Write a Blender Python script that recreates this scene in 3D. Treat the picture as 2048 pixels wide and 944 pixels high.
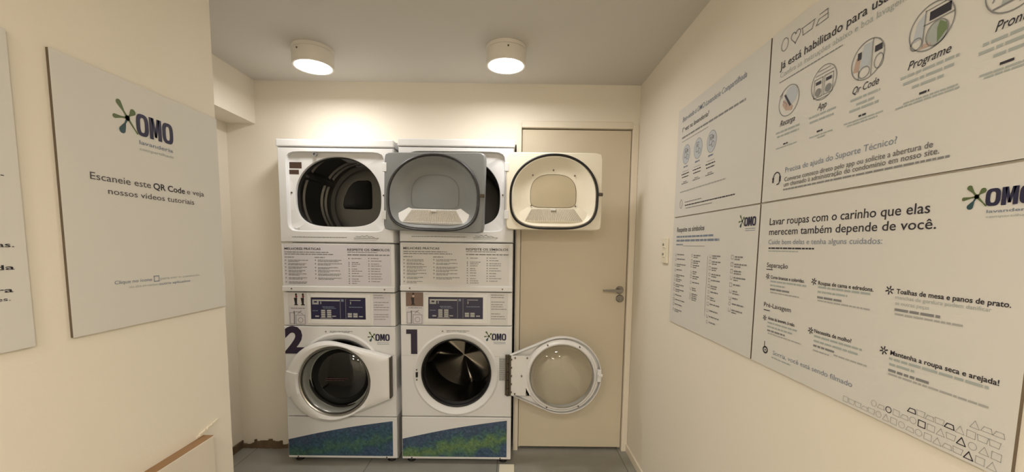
import bpy, bmesh, math, random
from mathutils import Matrix, Vector
rnd = random.Random(7)
S = bpy.context.scene
for o in list(bpy.data.objects):
    bpy.data.objects.remove(o, do_unlink=True)
COL = S.collection
PI = math.pi

# ------------------------------------------------------------------ camera
EYE = 1.3664                       # eye height above the floor
YAW, PITCH, ROLL = 0.003773, -0.091293, 0.012180
F_PX, CY = 810.1, 564.3            # focal length and principal row, for a 2048 x 944 frame
def _axes():
    cy, sy = math.cos(YAW), math.sin(YAW)
    A = Matrix(((cy, -sy, 0), (sy, cy, 0), (0, 0, 1)))
    c, s = math.cos(PITCH), math.sin(PITCH)
    B = Matrix(((1, 0, 0), (0, c, s), (0, -s, c)))
    R = B @ A
    right, fwd, up_ = Vector(R[0]), Vector(R[1]), Vector(R[2])
    c, s = math.cos(ROLL), math.sin(ROLL)
    # image x = c*u - s*v (v down)  ->  rolled axes
    r2 = c * right + s * up_
    u2 = -s * right + c * up_
    return r2, fwd, u2
cam_d = bpy.data.cameras.new('camera')
cam = bpy.data.objects.new('camera', cam_d); COL.objects.link(cam)
r_, f_, u_ = _axes()
m = Matrix((( r_[0], u_[0], -f_[0], 0), (r_[1], u_[1], -f_[1], 0), (r_[2], u_[2], -f_[2], EYE), (0, 0, 0, 1)))
cam.matrix_world = m
cam_d.sensor_fit = 'HORIZONTAL'; cam_d.sensor_width = 36
cam_d.lens = F_PX / 2048 * 36
cam_d.shift_y = (CY - 472) / 2048
cam_d.clip_start = 0.02
S.camera = cam

# ------------------------------------------------------------------ light and exposure
LAMP_E = 74.0                      # the two ceiling lamps over the machines
LAMP_C = (1.0, 0.97, 0.93)
FILL_E = 252.0                       # four unseen fill lamps added behind the camera
FILL_C = (1.0, 0.94, 0.85)
S.view_settings.view_transform = 'Standard'
S.view_settings.look = 'None'
S.view_settings.gamma = 1
S.view_settings.exposure = 0.08
S.view_settings.use_curve_mapping = False
w = bpy.data.worlds.new('world'); S.world = w; w.use_nodes = True
w.node_tree.nodes['Background'].inputs[0].default_value = (1, .93, .82, 1)
w.node_tree.nodes['Background'].inputs[1].default_value = 0.05

# ------------------------------------------------------------------ materials
def lin(c):
    return tuple(((x / 255) / 12.92 if x / 255 <= .04045 else ((x / 255 + .055) / 1.055) ** 2.4) for x in c) + (1,)
def mat(name, rgb, rough=.5, metal=0, bump=0, bscale=60, var=0, vscale=4, spec=.5, coat=0):
    M = bpy.data.materials.new(name); M.use_nodes = True
    nt = M.node_tree; b = nt.nodes['Principled BSDF']
    b.inputs['Base Color'].default_value = lin(rgb)
    b.inputs['Roughness'].default_value = rough
    b.inputs['Metallic'].default_value = metal
    b.inputs['Specular IOR Level'].default_value = spec
    b.inputs['Coat Weight'].default_value = coat
    if bump or var:
        tc = nt.nodes.new('ShaderNodeTexCoord')
    if bump:
        n = nt.nodes.new('ShaderNodeTexNoise'); n.inputs['Scale'].default_value = bscale; n.inputs['Detail'].default_value = 5
        bp = nt.nodes.new('ShaderNodeBump'); bp.inputs['Strength'].default_value = bump; bp.inputs['Distance'].default_value = .004
        nt.links.new(tc.outputs['Object'], n.inputs['Vector']); nt.links.new(n.outputs['Fac'], bp.inputs['Height'])
        nt.links.new(bp.outputs['Normal'], b.inputs['Normal'])
    if var:
        n2 = nt.nodes.new('ShaderNodeTexNoise'); n2.inputs['Scale'].default_value = vscale; n2.inputs['Detail'].default_value = 4
        mx = nt.nodes.new('ShaderNodeMix'); mx.data_type = 'RGBA'
        a = lin(rgb); mx.inputs['A'].default_value = a
        mx.inputs['B'].default_value = tuple(x * (1 - var) for x in a[:3]) + (1,)
        nt.links.new(tc.outputs['Object'], n2.inputs['Vector']); nt.links.new(n2.outputs['Fac'], mx.inputs['Factor'])
        nt.links.new(mx.outputs['Result'], b.inputs['Base Color'])
    return M
def emit(name, rgb, e):
    M = bpy.data.materials.new(name); M.use_nodes = True
    nt = M.node_tree; nt.nodes.clear()
    o = nt.nodes.new('ShaderNodeOutputMaterial'); em = nt.nodes.new('ShaderNodeEmission')
    em.inputs[0].default_value = tuple(rgb) + (1,); em.inputs[1].default_value = e
    nt.links.new(em.outputs[0], o.inputs[0]); return M
def clear_glass(name, tint, refl=.08):
    M = bpy.data.materials.new(name); M.use_nodes = True
    nt = M.node_tree; nt.nodes.clear()
    o = nt.nodes.new('ShaderNodeOutputMaterial')
    t = nt.nodes.new('ShaderNodeBsdfTransparent'); t.inputs[0].default_value = tint + (1,)
    g = nt.nodes.new('ShaderNodeBsdfGlossy'); g.inputs['Roughness'].default_value = .03
    lw = nt.nodes.new('ShaderNodeFresnel'); lw.inputs[0].default_value = 1.7
    mx = nt.nodes.new('ShaderNodeMixShader')
    nt.links.new(lw.outputs[0], mx.inputs[0]); nt.links.new(t.outputs[0], mx.inputs[1]); nt.links.new(g.outputs[0], mx.inputs[2])
    nt.links.new(mx.outputs[0], o.inputs[0]); return M

M_WALL = mat('cream_wall_paint', (239, 231, 216), .75, bump=.10, bscale=90, var=.05, vscale=1.6)
M_CEIL = mat('ceiling_paint', (212, 208, 200), .85, bump=.08, bscale=120, var=.03)
M_TRIM = mat('cream_trim_paint', (234, 224, 206), .55, var=.04, vscale=6)
M_DOOR = mat('beige_door_paint', (213, 201, 178), .5, var=.06, vscale=2)
M_WHITE = mat('white_enamel', (220, 219, 218), .38, var=.02, vscale=8)
M_WHITE2 = mat('white_plastic', (222, 220, 217), .35)
M_CREAMPL = mat('cream_plastic', (232, 224, 204), .4)
M_GALV = mat('grey_coated_steel', (128, 130, 130), .38, var=.05, vscale=9)
M_SIGN = mat('sign_board_white', (218, 215, 208), .55, bump=.03, bscale=300)
M_SIGNEDGE = mat('sign_board_edge', (92, 78, 60), .7)
M_STICK = mat('label_vinyl', (206, 202, 206), .5)
M_STICK2 = mat('label_vinyl_pale', (210, 207, 203), .5)
M_DARK = mat('print_dark', (40, 36, 46), .6)
M_MID = mat('print_grey', (132, 132, 131), .6)
M_LIGHT = mat('print_pale_grey', (172, 171, 167), .6)
M_BLUE = mat('print_blue_grey', (124, 135, 152), .6)
M_DARK2 = mat('print_soft_black', (82, 78, 80), .6)
M_PRINT2 = mat('print_mid_dark_grey', (104, 101, 100), .6)
M_TEAL = mat('print_teal_grey', (168, 175, 171), .6)
M_NAVY = mat('logo_navy', (30, 27, 62), .5)
M_GREEN = mat('logo_green', (88, 104, 58), .5)
M_DTEAL = mat('logo_dark_teal', (40, 72, 78), .5)
M_SKIN = mat('print_skin', (192, 164, 148), .6)
M_PALEBLUE = mat('print_pale_blue', (190, 196, 203), .6)
M_LGREEN = mat('print_leaf_green', (112, 132, 88), .6)
M_DISP = mat('display_navy', (34, 32, 66), .3, var=.1, vscale=12)
M_BEZEL = mat('display_black', (24, 20, 22), .35)
M_BLACK = mat('black_rubber', (20, 18, 18), .55)
M_BROWN = mat('brown_sticker', (72, 52, 38), .5, var=.3, vscale=60)
M_DRUM = mat('dryer_drum_steel', (92, 90, 86), .38, metal=.75, var=.15, vscale=6)
M_DRUMBACK = mat('dryer_drum_back', (146, 143, 136), .5, metal=.3, var=.1, vscale=5)
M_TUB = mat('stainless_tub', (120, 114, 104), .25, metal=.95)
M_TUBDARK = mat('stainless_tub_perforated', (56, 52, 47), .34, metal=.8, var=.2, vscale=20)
M_HINGE = mat('dark_hinge_metal', (84, 76, 64), .45, metal=.6)
M_CHROME = mat('satin_chrome', (150, 146, 138), .25, metal=.9)
M_SCREW = mat('screw_metal', (96, 90, 80), .4, metal=.6)
M_RIM = mat('grey_door_rim', (150, 152, 146), .3)
M_DGLASS = mat('dark_interior_glass', (10, 10, 9), .06, spec=.6)
M_CGLASS = clear_glass('clear_door_glass', (.93, .94, .92))
M_COVER = mat('cover_paint', (224, 214, 198), .7, bump=.08, bscale=90, var=.05, vscale=3)
M_GALVLINE = mat('crease_shade_grey', (100, 102, 101), .45)
M_TAN = mat('tan_pressed_steel', (186, 172, 144), .5)
M_MESH = mat('lint_screen_mesh', (176, 166, 148), .6, bump=.6, bscale=400)
M_LAMP = mat('lamp_housing_white', (226, 220, 210), .4)
M_RAW = mat('raw_board_edge', (156, 120, 82), .8, var=.25, vscale=30)
M_STAIN = mat('stained_plaster', (122, 102, 78), .9, bump=.6, bscale=40, var=.6, vscale=18)
M_RED = mat('print_red', (120, 52, 56), .5)

def floor_mat():
    M = mat('grey_floor_tile', (158, 156, 146), .42, bump=.04, bscale=30)
    nt = M.node_tree; b = nt.nodes['Principled BSDF']
    tc = nt.nodes.new('ShaderNodeTexCoord'); mp = nt.nodes.new('ShaderNodeMapping')
    mp.inputs['Location'].default_value = (.07, .33, 0)
    br = nt.nodes.new('ShaderNodeTexBrick'); br.offset = 0; br.squash = 1
    br.inputs['Scale'].default_value = 1; br.inputs['Brick Width'].default_value = .8; br.inputs['Row Height'].default_value = .6
    br.inputs['Mortar Size'].default_value = .0022
    br.inputs['Color1'].default_value = lin((160, 157, 148)); br.inputs['Color2'].default_value = lin((153, 151, 143))
    br.inputs['Mortar'].default_value = lin((96, 92, 84))
    n = nt.nodes.new('ShaderNodeTexNoise'); n.inputs['Scale'].default_value = 5; n.inputs['Detail'].default_value = 6
    mx = nt.nodes.new('ShaderNodeMix'); mx.data_type = 'RGBA'; mx.blend_type = 'MULTIPLY'; mx.inputs['Factor'].default_value = .25
    nt.links.new(tc.outputs['Object'], mp.inputs[0]); nt.links.new(mp.outputs[0], br.inputs[0]); nt.links.new(tc.outputs['Object'], n.inputs[0])
    nt.links.new(br.outputs[0], mx.inputs['A']); nt.links.new(n.outputs['Fac'], mx.inputs['B']); nt.links.new(mx.outputs['Result'], b.inputs['Base Color'])
    return M
M_FLOOR = floor_mat()

def decal_mat(name, green_lo, green_hi, g_amt):
    """printed foliage band: blue at the slanted top edge and the lower right, green through the middle"""
    M = mat(name, (40, 70, 90), .4); nt = M.node_tree; b = nt.nodes['Principled BSDF']
    N = nt.nodes.new; L = nt.links.new
    tc = N('ShaderNodeTexCoord'); sp = N('ShaderNodeSeparateXYZ'); L(tc.outputs['Object'], sp.inputs[0])
    def mth(op, a, c=None):
        n = N('ShaderNodeMath'); n.operation = op
        for i, v in enumerate((a, c)):
            if v is None: continue
            if isinstance(v, (int, float)): n.inputs[i].default_value = v
            else: L(v, n.inputs[i])
        return n.outputs[0]
    top = mth('ADD', mth('MULTIPLY', sp.outputs['X'], .19), .15)
    d = mth('SUBTRACT', top, sp.outputs['Z'])                       # distance below the slanted edge
    nz = N('ShaderNodeTexNoise'); nz.inputs['Scale'].default_value = 13; nz.inputs['Detail'].default_value = 7; L(tc.outputs['Object'], nz.inputs[0])
    d2 = mth('ADD', d, mth('MULTIPLY', mth('SUBTRACT', nz.outputs['Fac'], .5), .20))
    rp = N('ShaderNodeValToRGB'); L(mth('MULTIPLY', d2, 5.5), rp.inputs[0])
    e = rp.color_ramp.elements
    e[0].position = .04; e[0].color = lin((62, 78, 104)); e[1].position = .98; e[1].color = lin((56, 78, 106))
    for pos, c in ((.18, (56, 84, 106)), (.36, green_lo), (.56, green_hi), (.78, green_lo)):
        q = e.new(pos); q.color = lin(c)
    vo = N('ShaderNodeTexVoronoi'); vo.inputs['Scale'].default_value = 80; L(tc.outputs['Object'], vo.inputs[0])
    n3 = N('ShaderNodeTexNoise'); n3.inputs['Scale'].default_value = 120; L(tc.outputs['Object'], n3.inputs[0])
    hs = N('ShaderNodeHueSaturation'); L(rp.outputs[0], hs.inputs['Color'])
    L(mth('ADD', .55, mth('MULTIPLY', mth('MULTIPLY', vo.outputs['Color'], n3.outputs['Fac']), 1.5)), hs.inputs['Value'])
    L(hs.outputs[0], b.inputs['Base Color'])
    return M
M_DECAL_B = decal_mat('foliage_print_blue', (52, 84, 96), (66, 100, 86), .4)
M_DECAL_G = decal_mat('foliage_print_green', (72, 106, 88), (98, 124, 78), .8)

# ------------------------------------------------------------------ object helpers
def link(name, me, parent=None, loc=None):
    o = bpy.data.objects.new(name, me); COL.objects.link(o)
    if parent is not None: o.parent = parent
    if loc is not None: o.location = loc
    return o
def obj(name, bm, m, parent=None, loc=None, smooth=False, bevel=0, kind=None):
    bmesh.ops.remove_doubles(bm, verts=bm.verts, dist=1e-6)
    bmesh.ops.recalc_face_normals(bm, faces=bm.faces)
    me = bpy.data.meshes.new(name); bm.to_mesh(me); bm.free()
    for x in (m if isinstance(m, (list, tuple)) else [m]): me.materials.append(x)
    o = link(name, me, parent, loc)
    if smooth:
        for p in me.polygons: p.use_smooth = True
        try: me.set_sharp_from_angle(angle=math.radians(38))
        except Exception: pass
    if bevel:
        b = o.modifiers.new('bevel', 'BEVEL'); b.width = bevel; b.segments = 2; b.limit_method = 'ANGLE'; b.angle_limit = math.radians(40)
    if kind: o['kind'] = kind
    return o
def struct(name, bm, m, **k):
    return obj(name, bm, m, kind='structure', **k)
def thing(name, label, cat, loc=(0, 0, 0), rz=0, group=None):
    o = bpy.data.objects.new(name, None); COL.objects.link(o)
    o.empty_display_size = .05; o.location = loc; o.rotation_euler = (0, 0, rz)
    o['label'] = label; o['category'] = cat
    if group: o['group'] = group
    return o
def tag(o, label, cat, group=None):
    o['label'] = label; o['category'] = cat
    if group: o['group'] = group
    return o
def box(bm, x0, x1, y0, y1, z0, z1, mi=0, skip=''):
    v = [bm.verts.new((x, y, z)) for x in (x0, x1) for y in (y0, y1) for z in (z0, z1)]
    fs = {'l': (0, 1, 3, 2), 'r': (4, 6, 7, 5), 'f': (0, 4, 5, 1), 'b': (2, 3, 7, 6), 'd': (0, 2, 6, 4), 'u': (1, 5, 7, 3)}
    for k, f in fs.items():
        if k in skip: continue
        fc = bm.faces.new([v[i] for i in f]); fc.material_index = mi
    return bm
def B(*a, **k): return box(bmesh.new(), *a, **k)
def loft(bm, loops, cap0=False, cap1=False, mi=0):
    """loops: lists of 3-D points of equal length, closed"""
    rings = [[bm.verts.new(p) for p in L] for L in loops]
    n = len(rings[0])
    for a, b in zip(rings, rings[1:]):
        for i in range(n):
            f = bm.faces.new((a[i], a[(i + 1) % n], b[(i + 1) % n], b[i])); f.material_index = mi
    if cap0: bm.faces.new(rings[0]).material_index = mi
    if cap1: bm.faces.new(rings[-1]).material_index = mi
    return bm
NA = 96
ANG = [2 * PI * i / NA for i in range(NA)]
def ang_with(*corners):
    return sorted(set([round(a % (2 * PI), 5) for a in ANG] + [round(c % (2 * PI), 5) for c in corners]))
def rad_super(l, r, t, b, n_t=2.0, n_b=2.0):
    def fn(th):
        c, s = math.cos(th), math.sin(th)
        a = r if c >= 0 else l; h = t if s >= 0 else b; n = n_t if s >= 0 else n_b
        return (abs(c / a) ** n + abs(s / h) ** n) ** (-1 / n)
    return fn
def rad_rect(l, r, t, b):
    def fn(th):
        c, s = math.cos(th), math.sin(th)
        q = 1e9
        if abs(c) > 1e-9: q = min(q, (r if c > 0 else l) / abs(c))
        if abs(s) > 1e-9: q = min(q, (t if s > 0 else b) / abs(s))
        return q
    return fn
def rad_poly(poly, cx, cz):
    def fn(th):
        c, s = math.cos(th), math.sin(th); best = 0
        for (x1, z1), (x2, z2) in zip(poly, poly[1:] + poly[:1]):
            x1, z1, x2, z2 = x1 - cx, z1 - cz, x2 - cx, z2 - cz
            dx, dz = x2 - x1, z2 - z1
            den = c * dz - s * dx
            if abs(den) < 1e-12: continue
            t = (x1 * dz - z1 * dx) / den; u = (x1 * s - z1 * c) / den
            if t > 0 and -1e-6 <= u <= 1 + 1e-6: best = max(best, t)
        return best
    return fn
def rad_c(r): return lambda th: r
def ring(fn, cx, cz, y, A=ANG, k=1.0, add=0):
    return [(cx + (fn(t) * k + add) * math.cos(t), y(t) if callable(y) else y, cz + (fn(t) * k + add) * math.sin(t)) for t in A]
def corners_of(l, r, t, b):
    return [math.atan2(t, r), math.atan2(t, -l), math.atan2(-b, -l), math.atan2(-b, r)]
def lathe_y(prof, cx, cz, n=72, cap0=False, cap1=False, bm=None):
    """revolve (radius, y) pairs about an axis along y"""
    bm = bm or bmesh.new()
    A = [2 * PI * i / n for i in range(n)]
    return loft(bm, [[(cx + r * math.cos(t), y, cz + r * math.sin(t)) for t in A] for r, y in prof], cap0, cap1)
def lathe_z(prof, cx, cy, n=64, cap0=False, cap1=False, bm=None):
    bm = bm or bmesh.new()
    A = [2 * PI * i / n for i in range(n)]
    return loft(bm, [[(cx + r * math.cos(t), cy + r * math.sin(t), z) for t in A] for r, z in prof], cap0, cap1)

# ------------------------------------------------------------------ print helpers (flat ink on boards and labels)
_fc = {}
def glyphs(txt, bold=0.0, shear=0.0):
    key = (txt, bold, shear)
    if key in _fc: return _fc[key]
    c = bpy.data.curves.new('lettering', 'FONT'); c.body = txt; c.size = 1; c.offset = bold; c.shear = shear; c.resolution_u = 3
    o = bpy.data.objects.new('lettering', c); COL.objects.link(o)
    dg = bpy.context.evaluated_depsgraph_get(); dg.update()
    me = bpy.data.meshes.new_from_object(o.evaluated_get(dg))
    V = [(v.co.x, v.co.y) for v in me.vertices]; Fc = [tuple(p.vertices) for p in me.polygons]
    bpy.data.objects.remove(o); bpy.data.curves.remove(c); bpy.data.meshes.remove(me)
    x0 = min(v[0] for v in V); x1 = max(v[0] for v in V)
    _fc[key] = (V, Fc, x0, x1); return _fc[key]
CAP = None
class Ink:
    """collects flat ink shapes of one colour; local x to the right, z up, the viewer at -y"""
    cur = None                     # name of the printed block now being set; each block becomes a part of its own
    def __init__(s, y=-.0006): s.y = y; s.n = 0; s.blocks = {}
    @property
    def bm(s): return s.blocks.setdefault(Ink.cur, bmesh.new()) if Ink.cur not in s.blocks else s.blocks[Ink.cur]
    def poly(s, pts):
        v = [s.bm.verts.new((x, s.y, z)) for x, z in pts]; s.bm.faces.new(v); s.n += 1
    def quad(s, x0, x1, z0, z1): s.poly([(x0, z0), (x1, z0), (x1, z1), (x0, z1)])
    def text(s, txt, x0, x1, z, cap, bold=0.0, shear=0.0, slope=0.0):
        global CAP
        if CAP is None:
            V = glyphs('H')[0]; CAP = max(v[1] for v in V)
        V, Fc, a, b = glyphs(txt, bold, shear)
        kx = (x1 - x0) / (b - a); kz = cap / CAP
        vs = [s.bm.verts.new((x0 + (x - a) * kx, s.y, z + y * kz + (x - a) * kx * slope)) for x, y in V]
        for f in Fc:
            try: s.bm.faces.new([vs[i] for i in f])
            except ValueError: pass
        s.n += 1
    def dashes(s, x0, x1, z, h):
        """an unreadable line of small print: word-long strokes"""
        x = x0
        while x < x1 - h * .3:
            wl = min(h * rnd.uniform(1.6, 6.0), x1 - x)
            s.quad(x, x + wl, z, z + h); x += wl + h * .55
    def ring(s, cx, cz, rx, rz, t, n=28, a0=0, a1=2 * PI):
        k = n if a1 - a0 > 6.2 else n
        for i in range(k):
            p = a0 + (a1 - a0) * i / k; q = a0 + (a1 - a0) * (i + 1) / k
            s.poly([(cx + rx * math.cos(p), cz + rz * math.sin(p)), (cx + rx * math.cos(q), cz + rz * math.sin(q)),
                    (cx + (rx - t) * math.cos(q), cz + (rz - t) * math.sin(q)), (cx + (rx - t) * math.cos(p), cz + (rz - t) * math.sin(p))])
    def disc(s, cx, cz, rx, rz, n=24):
        s.poly([(cx + rx * math.cos(2 * PI * i / n), cz + rz * math.sin(2 * PI * i / n)) for i in range(n)])
    def line(s, pts, t, closed=False):
        P = pts + pts[:1] if closed else pts
        for (x1, z1), (x2, z2) in zip(P, P[1:]):
            d = math.hypot(x2 - x1, z2 - z1)
            if d < 1e-9: continue
            nx, nz = -(z2 - z1) / d * t / 2, (x2 - x1) / d * t / 2
            ex, ez = (x2 - x1) / d * t * .35, (z2 - z1) / d * t * .35
            s.poly([(x1 - ex - nx, z1 - ez - nz), (x2 + ex - nx, z2 + ez - nz), (x2 + ex + nx, z2 + ez + nz), (x1 - ex + nx, z1 - ez + nz)])
    def boxline(s, x0, x1, z0, z1, t): s.line([(x0, z0), (x1, z0), (x1, z1), (x0, z1)], t, True)
    def drop(s, cx, cz, tx, tz, w0, w1):
        """a splash arm: thin at the centre, swelling to a round tip"""
        d = math.hypot(tx - cx, tz - cz); ux, uz = (tx - cx) / d, (tz - cz) / d; px, pz = -uz, ux
        L = d - w1
        pts = [(0, w0), (L * .45, w0 * .75), (L * .75, w1 * .7), (L, w1)]
        tip = [(L + w1 * math.sin(a), w1 * math.cos(a)) for a in (.5, 1.0, PI / 2, PI - 1.0, PI - .5)]
        out = pts + tip + [(a, -b) for a, b in reversed(pts)]
        s.poly([(cx + ux * a + px * b, cz + uz * a + pz * b) for a, b in out])
    def letter_o(s, x0, x1, z0, z1, t):
        n = 32; cx, cz = (x0 + x1) / 2, (z0 + z1) / 2
        def pt(a, b, th, e=3.2):
            c, q = math.cos(th), math.sin(th); r = (abs(c / a) ** e + abs(q / b) ** e) ** (-1 / e); return (cx + r * c, cz + r * q)
        ax, az = (x1 - x0) / 2, (z1 - z0) / 2
        for i in range(n):
            p, q = 2 * PI * i / n, 2 * PI * (i + 1) / n
            s.poly([pt(ax, az, p), pt(ax, az, q), pt(ax - t, az - t * .8, q), pt(ax - t, az - t * .8, p)])
    def letter_m(s, x0, x1, z0, z1, t):
        w_ = x1 - x0; c = (x0 + x1) / 2
        s.quad(x0, x0 + t, z0, z1); s.quad(x1 - t, x1, z0, z1)
        s.poly([(x0 + t * .5, z1), (x0 + t * 1.25, z1), (c + t * .3, z0 + (z1 - z0) * .12), (c - t * .3, z0 + (z1 - z0) * .12)])
        s.poly([(x1 - t * 1.25, z1), (x1 - t * .5, z1), (c + t * .3, z0 + (z1 - z0) * .12), (c - t * .3, z0 + (z1 - z0) * .12)])
    def done(s, name, m, parent):
        o = None
        for k, bm in s.blocks.items():
            if len(bm.faces):
                k = (k[0] if isinstance(k, tuple) else k) or name
                me = bpy.data.meshes.new(k); bm.normal_update(); bm.to_mesh(me); me.materials.append(m)
                o = link(k, me, parent)
            bm.free()
        s.blocks = {}
        return o
def splash_logo(parent, x0, z0, wd, ht, y=-.0006, sub=True):
    Ink.cur = None
    """four green drops around a node, block letters, two lines under them"""
    g = Ink(y); n = Ink(y - .0002); t = Ink(y)
    cx, cz = x0 - .20 * wd, z0 + .62 * ht
    g.drop(cx, cz, x0 - .42 * wd, z0 + 1.30 * ht, wd * .028, wd * .062)
    g.drop(cx, cz, x0 - .54 * wd, z0 + .53 * ht, wd * .026, wd * .048)
    g.drop(cx, cz, x0 - .02 * wd, z0 + 1.05 * ht, wd * .026, wd * .07)
    g.drop(cx, cz, x0 + .03 * wd, z0 + .02 * ht, wd * .03, wd * .02)
    g.disc(cx, cz, wd * .06, wd * .06, 12)
    g.done('logo_splash', M_GREEN, parent)
    t.drop(cx, cz, x0 - .37 * wd, z0 - .10 * ht, wd * .026, wd * .075)
    t.done('logo_splash', M_DTEAL, parent)
    lw = wd * .315
    n.letter_o(x0, x0 + lw, z0, z0 + ht, wd * .10)
    n.letter_m(x0 + lw + wd * .02, x0 + 2 * lw + wd * .035, z0, z0 + ht, wd * .10)
    n.letter_o(x0 + wd - lw, x0 + wd, z0, z0 + ht, wd * .10)
    n.done('logo_lettering', M_NAVY, parent)
    if sub:
        s1 = Ink(y); s1.text('lavanderia', x0 + wd * .05, x0 + wd * .97, z0 - ht * .38, ht * .17, .012); s1.done('logo_lettering', M_BLUE, parent)
        s2 = Ink(y); s2.text('compartilhada', x0 + wd * .05, x0 + wd * .98, z0 - ht * .66, ht * .13, .004); s2.done('logo_lettering', M_TEAL, parent)
    else:
        s1 = Ink(y); s1.dashes(x0 + wd * .12, x0 + wd * .95, z0 - ht * .3, ht * .07); s1.dashes(x0 + wd * .12, x0 + wd * .95, z0 - ht * .52, ht * .06); s1.done('logo_lettering', M_BLUE, parent)

# ================================================================== the room
YW, YM, XR, XL, ZC = 2.5985, 2.4166, .7916, -1.0300, 2.3569
XB, XN, BZ, YE = -1.5957, -1.777, 2.0961, 1.4516      # soffit face, niche wall, soffit underside, end of the near left wall
YB = -3.4                                             # wall behind the camera
struct('floor', B(-1.95, XR + .15, YB - .15, 3.3, -.12, 0), M_FLOOR)
struct('ceiling', B(-1.95, XR + .15, YB - .15, 3.3, ZC, ZC + .12), M_CEIL)
struct('wall_right', B(XR, XR + .15, YB, 3.3, 0, ZC), M_WALL)
struct('wall_rear', B(-1.95, XR, YB - .15, YB, 0, ZC), M_WALL)
wl = struct('wall_left', B(-1.95, XL, YB, YE, 0, ZC), M_WALL)
struct('wall_niche', B(-1.95, XN, YE, YW + .1, 0, ZC), M_WALL)
struct('trim_1', B(XN, XB, YE, YW, BZ, ZC), M_WALL)                      # boxed soffit beside the niche
# back wall: pieces round the machine recess and the doorway
DL, DR, DT = .060, .7535, 2.096                        # doorway
AL, AR, AT = -1.392, .029, 1.992                       # recess of the machines
AD = 3.16
bm = bmesh.new()
box(bm, XN, AL, YW, YW + .6, 0, ZC)
box(bm, AL, AR, YW, YW + .6, AT, ZC)
box(bm, AR, DL - .004, YW, YW + .6, 0, ZC)
box(bm, DL - .004, DR + .004, YW, YW + .6, DT + .004, ZC)
box(bm, DR + .004, XR, YW, YW + .6, 0, ZC)
box(bm, AL - .05, AR + .05, AD, AD + .1, 0, AT + .05)
box(bm, DL - .02, DR + .02, YW + .5, YW + .6, 0, DT + .02)
struct('wall_back', bm, M_WALL)
# door frame, flush with the plaster and standing 4 mm proud
bm = bmesh.new()
FY = YW - .006
box(bm, DL - .026, DL, FY, YW + .09, 0, DT + .026)
box(bm, DR, XR - .001, FY, YW + .09, 0, DT + .026)
box(bm, DL, DR, FY, YW + .09, DT, DT + .04)
box(bm, DL, DL + .014, YW + .045, YW + .09, 0, DT)
box(bm, DR - .014, DR, YW + .045, YW + .09, 0, DT)
struct('trim_2', bm, M_TRIM, bevel=.003)
# door leaf with lever, rose and cylinder
dleaf = struct('door_1', B(DL + .004, DR - .004, YW + .018, YW + .053, .018, DT - .006), M_DOOR, bevel=.002)
HX, HZ, HY = .709, 1.084, YW + .018
bm = lathe_y([(0.0001, HY - .012), (.022, HY - .012), (.025, HY - .008), (.025, HY)], HX, HZ, 32)
box(bm, HX - .008, HX + .008, HY - .05, HY - .01, HZ - .008, HZ + .008)
for i in range(6):
    x1 = HX + .008 - .125 * i / 6; x0 = HX + .008 - .125 * (i + 1) / 6
    t = .009 - .0006 * i
    box(bm, x0, x1, HY - .056, HY - .042, HZ - t, HZ + t)
obj('door_handle', bm, M_CHROME, dleaf, smooth=True)
bm = lathe_y([(0.0001, HY - .010), (.02, HY - .010), (.025, HY - .006), (.025, HY)], HX + .003, HZ - .055, 32)
lathe_y([(0.0001, HY - .016), (.0085, HY - .016), (.0085, HY - .008)], HX + .003, HZ - .052, 20, bm=bm)
box(bm, HX - .001, HX + .007, HY - .0155, HY - .008, HZ - .074, HZ - .055)
obj('lock_cylinder', bm, M_CHROME, dleaf, smooth=True)
# baseboards
struct('baseboard_right', B(XR - .011, XR, YB, YW, 0, .052), M_TRIM, bevel=.003)
struct('baseboard_left', B(XN, XN + .011, YE, YW, 0, .05), M_STAIN, bevel=.003)
bm = bmesh.new()                                       # broken, stained skirting on the stretch beside the machines
x = XN + .011
while x < AL - .012:
    wd = rnd.uniform(.015, .045); h = .040 + rnd.uniform(-.018, .022); x2 = min(x + wd, AL - .002)
    v = [(x, YW - .012 - rnd.uniform(0, .006), 0), (x2, YW - .012 - rnd.uniform(0, .006), 0)]
    d0, d1 = rnd.uniform(.004, .014), rnd.uniform(.004, .014)
    a = [bm.verts.new(p) for p in ((x, YW - d0 - .004, 0), (x2, YW - d1 - .004, 0), (x2, YW - d1, h + rnd.uniform(-.01, .01)), (x, YW - d0, h), (x, YW, h), (x2, YW, h), (x, YW, 0), (x2, YW, 0))]
    bm.faces.new((a[0], a[1], a[2], a[3])); bm.faces.new((a[3], a[2], a[5], a[4])); bm.faces.new((a[0], a[3], a[4], a[6])); bm.faces.new((a[1], a[7], a[5], a[2]))
    x = x2
struct('baseboard_back', bm, M_STAIN)
# flaking paint ridge over the access cover
bm = bmesh.new()
for i in range(9):
    y0 = 1.285 + i * .0115; z0 = .718 + i * .0026 + rnd.uniform(-.001, .001)
    box(bm, XL, XL + .0035 + rnd.uniform(0, .002), y0, y0 + .0115, z0, z0 + .005 + rnd.uniform(0, .003))
pr = obj('peeling_paint', bm, M_TRIM, wl)

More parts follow.
